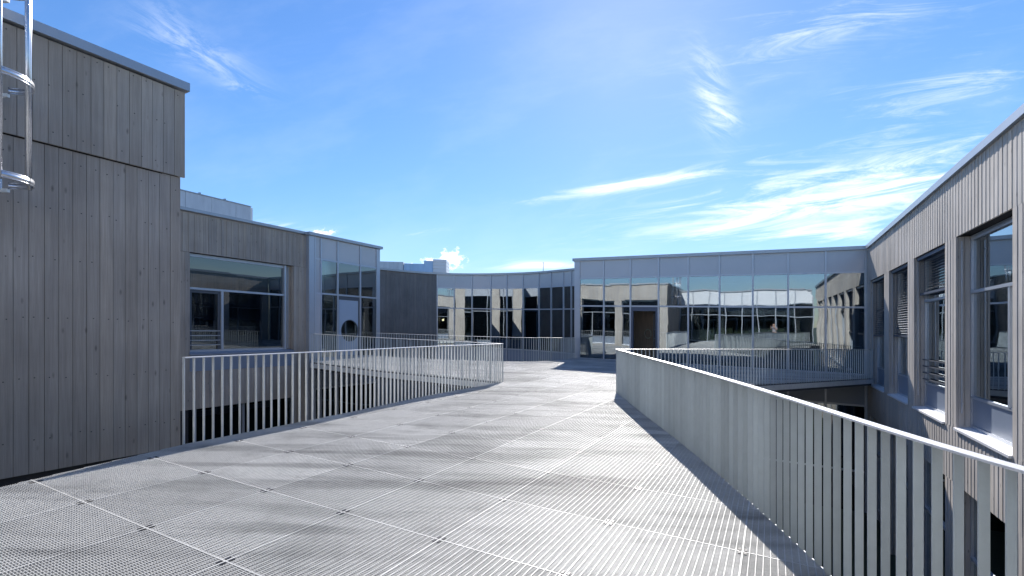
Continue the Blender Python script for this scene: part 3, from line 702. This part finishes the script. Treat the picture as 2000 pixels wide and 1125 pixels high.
# --- right timber building
rb = thing('timber_building', 'sunlit ribbed timber building with tall recessed windows along the right side', 'building', (10, 10, 0))
fr_ = F(C, C-VR*27.5, 1)
if fr_.n.x > 0: fr_.n = -fr_.n
ed = [(.08, .62), (3.24, 3.99), (6.40, 7.07), (9.68, 10.42), (13.08, 13.80), (16.4, 17.1), (19.7, 20.4), (23.0, 23.7), (26.6, 27.4)]
punched(rb, fr_, 27.5, ed, 90, blinds={0: 1.6, 1: 1.6, 2: 2.72, 5: 2.0}, bars_={2: 1, 4: 1}, first_t=.08, glassm='glass')
coping(rb, fr_, 0.10, 27.5, .15, .075, .4, z=Zc+.001)
room(rb, fr_, .3, 27.4, -.3, 3.9, 5, o=-.34); room(rb, fr_, .3, 27.4, GZ, -1.4, 5, o=-.34)
nr = Vector((-fr_.n.x, -fr_.n.y))
shell(rb, [tuple(C+nr*.06), tuple(C-VR*27.5+nr*.06), tuple(C-VR*27.5+nr*9), tuple(C+nr*9)], 4.96)
one(fr_, -1, 27.5, GZ, 4.6, -9, -8.8, 'rear_wall', 'clad_dark', rb)

# --- building behind the viewpoint, seen mirrored in the glass
PR = -Nn*3.2
rr0 = PR-U*8.3; rr1 = PR+U*3.2
bk = thing('white_panel_building', 'glass building with white top panels, mirrored in the straight glass front', 'building', (PR.x, PR.y, 0))
fk = F(rr0, rr1, 1)
if fk.n.dot(Nn) < 0: fk.n = -fk.n
curtain(bk, fk, [i*(fk.L/8) for i in range(9)], zs=(0.0, 2.45, 3.5), top=4.75, low=False, panel='panelw', mt='glassl', w=.08)
coping(bk, fk, 0, fk.L, .12, .1, .4, z=4.88)
room(bk, fk, 0, fk.L, 0.0, 3.9, 6)
shell(bk, [tuple(rr0-fk.n*.1), tuple(rr1-fk.n*.1), tuple(rr1-fk.n*9), tuple(rr0-fk.n*9)], 4.7)
for i in range(7):
    t = .5+i*1.5
    mb = MB(); z = .95+.12*((i*7) % 3)
    fk.box(mb, t, t+1.35, .001, z, -1.2, -.8); fk.box(mb, t-.02, t+1.37, z+.001, z+.03, -1.25, -.75)
    co = mb.build('cabinet', 'cream'); tag(co, ['first', 'second', 'third', 'fourth', 'fifth', 'sixth', 'seventh'][i]+' low cream cabinet from the left wall, mirrored in the glass front', 'cabinet', 'cream cabinets along the window')
mb = MB(); fk.box(mb, 0, fk.L, GZ, -.07, -.3, -.05); mb.build('floor_edge', 'panelb', bk)

# ------------------------------------------------------------------ roof things
fa_ = F(Vector((-.678*19, 19)), Vector((-.537*21.5, 21.5)), 1)
if fa_.n.x < 0: fa_.n = -fa_.n
sc = thing('plant_screen', 'pale sheet metal screen standing on the roof of the timber wing', 'roof unit', (-12, 20, 5))
mb = MB(); t = -6.0
while t < fa_.L-.02:
    e_ = min(t+1.02, fa_.L); fa_.box(mb, t+.006, e_-.004, 4.98, 6.50+.0, -1.8, 0); t = e_
mb.build('panel', 'ductw', sc)
mb = MB(); fa_.box(mb, -6.0, fa_.L+.01, 6.505, 6.54, -1.82, .03)
for t in (-5, -3.5, -2, -.5, .63, 1.65): fa_.box(mb, t, t+.05, 6.541, 6.59, -.1, .05)
mb.build('cap', 'coping', sc)
one(fa_, fa_.L+.002, fa_.L+.12, 4.98, 6.49, -1.75, -.05, 'lit_end_face', 'panelw', sc)  # end face of the screen, its sunlight put into a white colour
DQ = 40.0
def PX(x): return (x-1000)/950*DQ
def PZ(x, y): return CAM_H+(636.5+.0276*(x-1000)-y)*DQ/950
ah = thing('roof_ventilation_unit', 'blue grey duct and louvred box on the roof behind the dark timber wall', 'roof unit', (PX(800), DQ, 5))
mb = MB(); mb.box(PX(739), PX(787.6), DQ, DQ+1.6, 4.98, PZ(765, 511)); mb.build('duct', 'ductw', ah)
mb = MB(); mb.box(PX(788.4), PX(829), DQ+.1, DQ+1.5, 4.98, PZ(808, 514.6)); mb.build('duct', 'duct', ah)
mb = MB(); mb.box(PX(829.3), PX(846.5), DQ-.3, DQ+1.6, 4.98, PZ(838, 510.3)); mb.build('housing', 'duct', ah)
mb = MB()
for q in range(7): z = 5.0+q*.27; mb.box(PX(847), PX(873), DQ-.35, DQ+1.5, z, z+.2)
mb.box(PX(847.5), PX(872.5), DQ-.28, DQ+1.4, 4.98, 6.7); mb.build('louvre', 'panelw', ah)
mb = MB(); mb.tube([(PX(1061), DQ, 4.98), (PX(1061), DQ, PZ(1061, 512))], .03, 6); an = mb.build('antenna', 'alu'); tag(an, 'thin antenna mast on the roof of the curved building', 'antenna')
an_b = MB(); an_b.box(PX(1061)-.08, PX(1061)+.08, DQ-.08, DQ+.08, 4.975, 5.03); an_b.build('foot', 'alud', an)

# ------------------------------------------------------------------ cage ladder on the left block
lc0 = Vector((-5.70, 5.30)); nl = fL.n.copy(); ld = LV.copy()
cl_ = thing('cage_ladder', 'galvanised ladder with round safety cage fixed to the tall timber wall at the left edge', 'ladder', (lc0.x, lc0.y, 2.9))
wall_d = (lc0-LC).dot(nl)
for s_ in (-.17, .17):
    p = lc0-nl*(wall_d-.20)+ld*s_; mb = MB(); mb.seg(p-nl*.03, p+nl*.03, .02, 2.98, 6.6); mb.build('stile', 'chrome', cl_)
    mb = MB()
    for z in (3.02, 4.05, 4.9): mb.seg(p-nl*.03-ld*.02*(1 if s_ > 0 else -1), p-nl*.195-ld*.02*(1 if s_ > 0 else -1), .04, z, z+.06)
    mb.build('bracket', 'galv', cl_)
for i in range(13):
    a = lc0-nl*(wall_d-.20); z = 3.08+i*.28; mb = MB(); mb.tube([(*(a-ld*.165), z), (*(a+ld*.165), z)], .014, 8); mb.build('rung', 'chrome', cl_, True)
def arc(z, r):
    pts = []
    st = math.atan2(-nl.y, -nl.x)
    for i in range(41):
        t = st+R(38)+R(284)*i/40; pts.append((lc0.x+r*math.cos(t), lc0.y+r*math.sin(t), z))
    return pts
for z in (3.03, 4.13, 5.23, 6.2):
    mb = MB(); P = arc(z, .35); k = len(P)
    for (x, y, zz) in P:
        d = Vector((x-lc0.x, y-lc0.y)).normalized()
        for dr_, dz in ((0, -.03), (.007, -.03), (.007, .03), (0, .03)): mb.v.append((x+d.x*dr_, y+d.y*dr_, zz+dz))
    for i in range(k-1):
        for j in range(4): mb.f.append((i*4+j, i*4+(j+1) % 4, i*4+4+(j+1) % 4, i*4+4+j)); mb.m.append(0)
    mb.tube([(x, y, zz+.032) for x, y, zz in P], .009, 6); mb.tube([(x, y, zz-.032) for x, y, zz in P], .009, 6)
    mb.build('hoop', 'chrome', cl_, True)
    mb = MB()
    for q in (P[0], P[-1]):
        side = 1 if (Vector(q[:2])-lc0).dot(ld) > 0 else -1
        mb.seg(q[:2], lc0-nl*(wall_d-.20)+ld*.17*side, .035, z-.075, z-.035)
    mb.build('bracket', 'galv', cl_)
for a in (18, -30, -78, 66, -126):
    x, y = lc0.x+.335*math.cos(R(a)), lc0.y+.335*math.sin(R(a)); mb = MB(); mb.tube([(x, y, 2.98), (x, y, 6.3)], .024, 12); mb.build('cage_bar', 'chrome', cl_, True)

# ------------------------------------------------------------------ photographer (seen mirrored in the glass)
def skin_obj(name, verts, edges, radii, mt, parent=None, root=0, sub=2):
    me = bpy.data.meshes.new(name); me.from_pydata(verts, edges, []); me.materials.append(MT[mt])
    o = bpy.data.objects.new(name, me); COL.objects.link(o)
    sm = o.modifiers.new('skin', 'SKIN'); sm.use_smooth_shade = True
    me.skin_vertices or None
    if not me.skin_vertices:
        bm = bmesh.new(); bm.from_mesh(me); bm.verts.layers.skin.verify(); bm.to_mesh(me); bm.free()
    for i, r in enumerate(radii): me.skin_vertices[0].data[i].radius = r if isinstance(r, tuple) else (r, r)
    me.skin_vertices[0].data[root].use_root = True
    ss_ = o.modifiers.new('sub', 'SUBSURF'); ss_.levels = sub; ss_.render_levels = sub
    if parent: o.parent = parent
    PW[o.name] = Matrix(); return o
by = -.42
V_ = [(0, by, .93), (0, by, 1.10), (0, by-.01, 1.28), (0, by-.01, 1.42), (0, by+.005, 1.50), (0, by+.02, 1.57), (0, by+.03, 1.66), (0, by+.02, 1.73)]
E_l = [(i, i+1) for i in range(7)]; Rr = [(.16, .11), (.145, .10), (.17, .11), (.13, .09), .055, (.075, .085), (.08, .095), (.06, .075)]
for s_ in (-1, 1):
    b = len(V_)
    V_ += [(.17*s_, by-.01, 1.41), (.25*s_, by+.06, 1.22), (.13*s_, by+.24, 1.42), (.09*s_, by+.33, 1.52)]
    E_l += [(3, b), (b, b+1), (b+1, b+2), (b+2, b+3)]; Rr += [.062, .047, .035, .028]
    b = len(V_)
    V_ += [(.095*s_, by, .86), (.11*s_, by+.01, .50), (.12*s_, by-.01, .10), (.13*s_, by+.08, .045)]
    E_l += [(0, b), (b, b+1), (b+1, b+2), (b+2, b+3)]; Rr += [.10, .065, .045, (.045, .035)]
ps = skin_obj('person', V_, E_l, Rr, 'skin'); tag(ps, 'person mirrored in the glass front, standing with both hands raised to hold a phone', 'person')
cl2 = skin_obj('shirt', [(0, by, .90), (0, by, 1.10), (0, by-.01, 1.28), (0, by-.01, 1.44), (.18, by-.01, 1.42), (.235, by+.04, 1.27), (-.18, by-.01, 1.42), (-.235, by+.04, 1.27)],
               [(0, 1), (1, 2), (2, 3), (3, 4), (4, 5), (3, 6), (6, 7)], [(.18, .13), (.165, .12), (.19, .125), (.14, .10), .08, .07, .08, .07], 'shirt', ps)
tr_ = skin_obj('trousers', [(0, by, .95)]+[q for s_ in (-1, 1) for q in ((.095*s_, by, .84), (.11*s_, by+.01, .50), (.12*s_, by-.01, .09))],
               [(0, 1), (1, 2), (2, 3), (0, 4), (4, 5), (5, 6)], [(.175, .125), .112, .082, .07, .112, .082, .07], 'jeans', ps)
for s_ in (-1, 1): skin_obj('shoe', [(.12*s_, by-.05, .05), (.13*s_, by+.06, .045), (.135*s_, by+.16, .035)], [(0, 1), (1, 2)], [(.05, .05), (.052, .045), (.045, .033)], 'shoe', ps)
skin_obj('hair', [(0, by-.02, 1.66), (0, by-.005, 1.74), (0, by+.04, 1.775)], [(0, 1), (1, 2)], [(.085, .085), (.088, .095), (.06, .06)], 'hair', ps)
hb = MB()
for s_ in (-1, 1):          # fingers wrapped round the edge of the phone
    for k in range(4):
        z = 1.50+.022*k; hb.tube([(.10*s_, -.10, z-.01), (.092*s_, -.055, z), (.078*s_, -.038, z+.003), (.066*s_, -.040, z+.003)], .0085, 7)
    hb.tube([(.10*s_, -.11, 1.50), (.075*s_, -.085, 1.525), (.055*s_, -.072, 1.545)], .0095, 7)
hb.build('fingers', 'skin', ps, True)
ph = MB(); ph.box(-.078, .078, -.064, -.055, 1.50, 1.578); pho = ph.build('phone', 'phone'); tag(pho, 'black phone held up sideways in both hands of the mirrored photographer', 'phone')

# ------------------------------------------------------------------ the whole site falls gently to the right (fitted to the photograph's lines)
K = .0276
SH = Matrix(((1, 0, 0, 0), (0, 1, 0, 0), (-K, 0, 1, 0), (0, 0, 0, 1)))
bpy.context.view_layer.update()
skip = {cam, sun}
olds = {o.name: o.matrix_world.copy() for o in bpy.data.objects if o not in skip}
roots = [o for o in bpy.data.objects if o.parent is None and o not in skip]
for o in roots:
    if o.type == 'EMPTY': o.location.z -= K*o.location.x
bpy.context.view_layer.update()
for o in bpy.data.objects:
    if o in skip or o.type != 'MESH': continue
    if o.name in ('ground',): continue
    o.data.transform(o.matrix_world.inverted() @ SH @ olds[o.name])
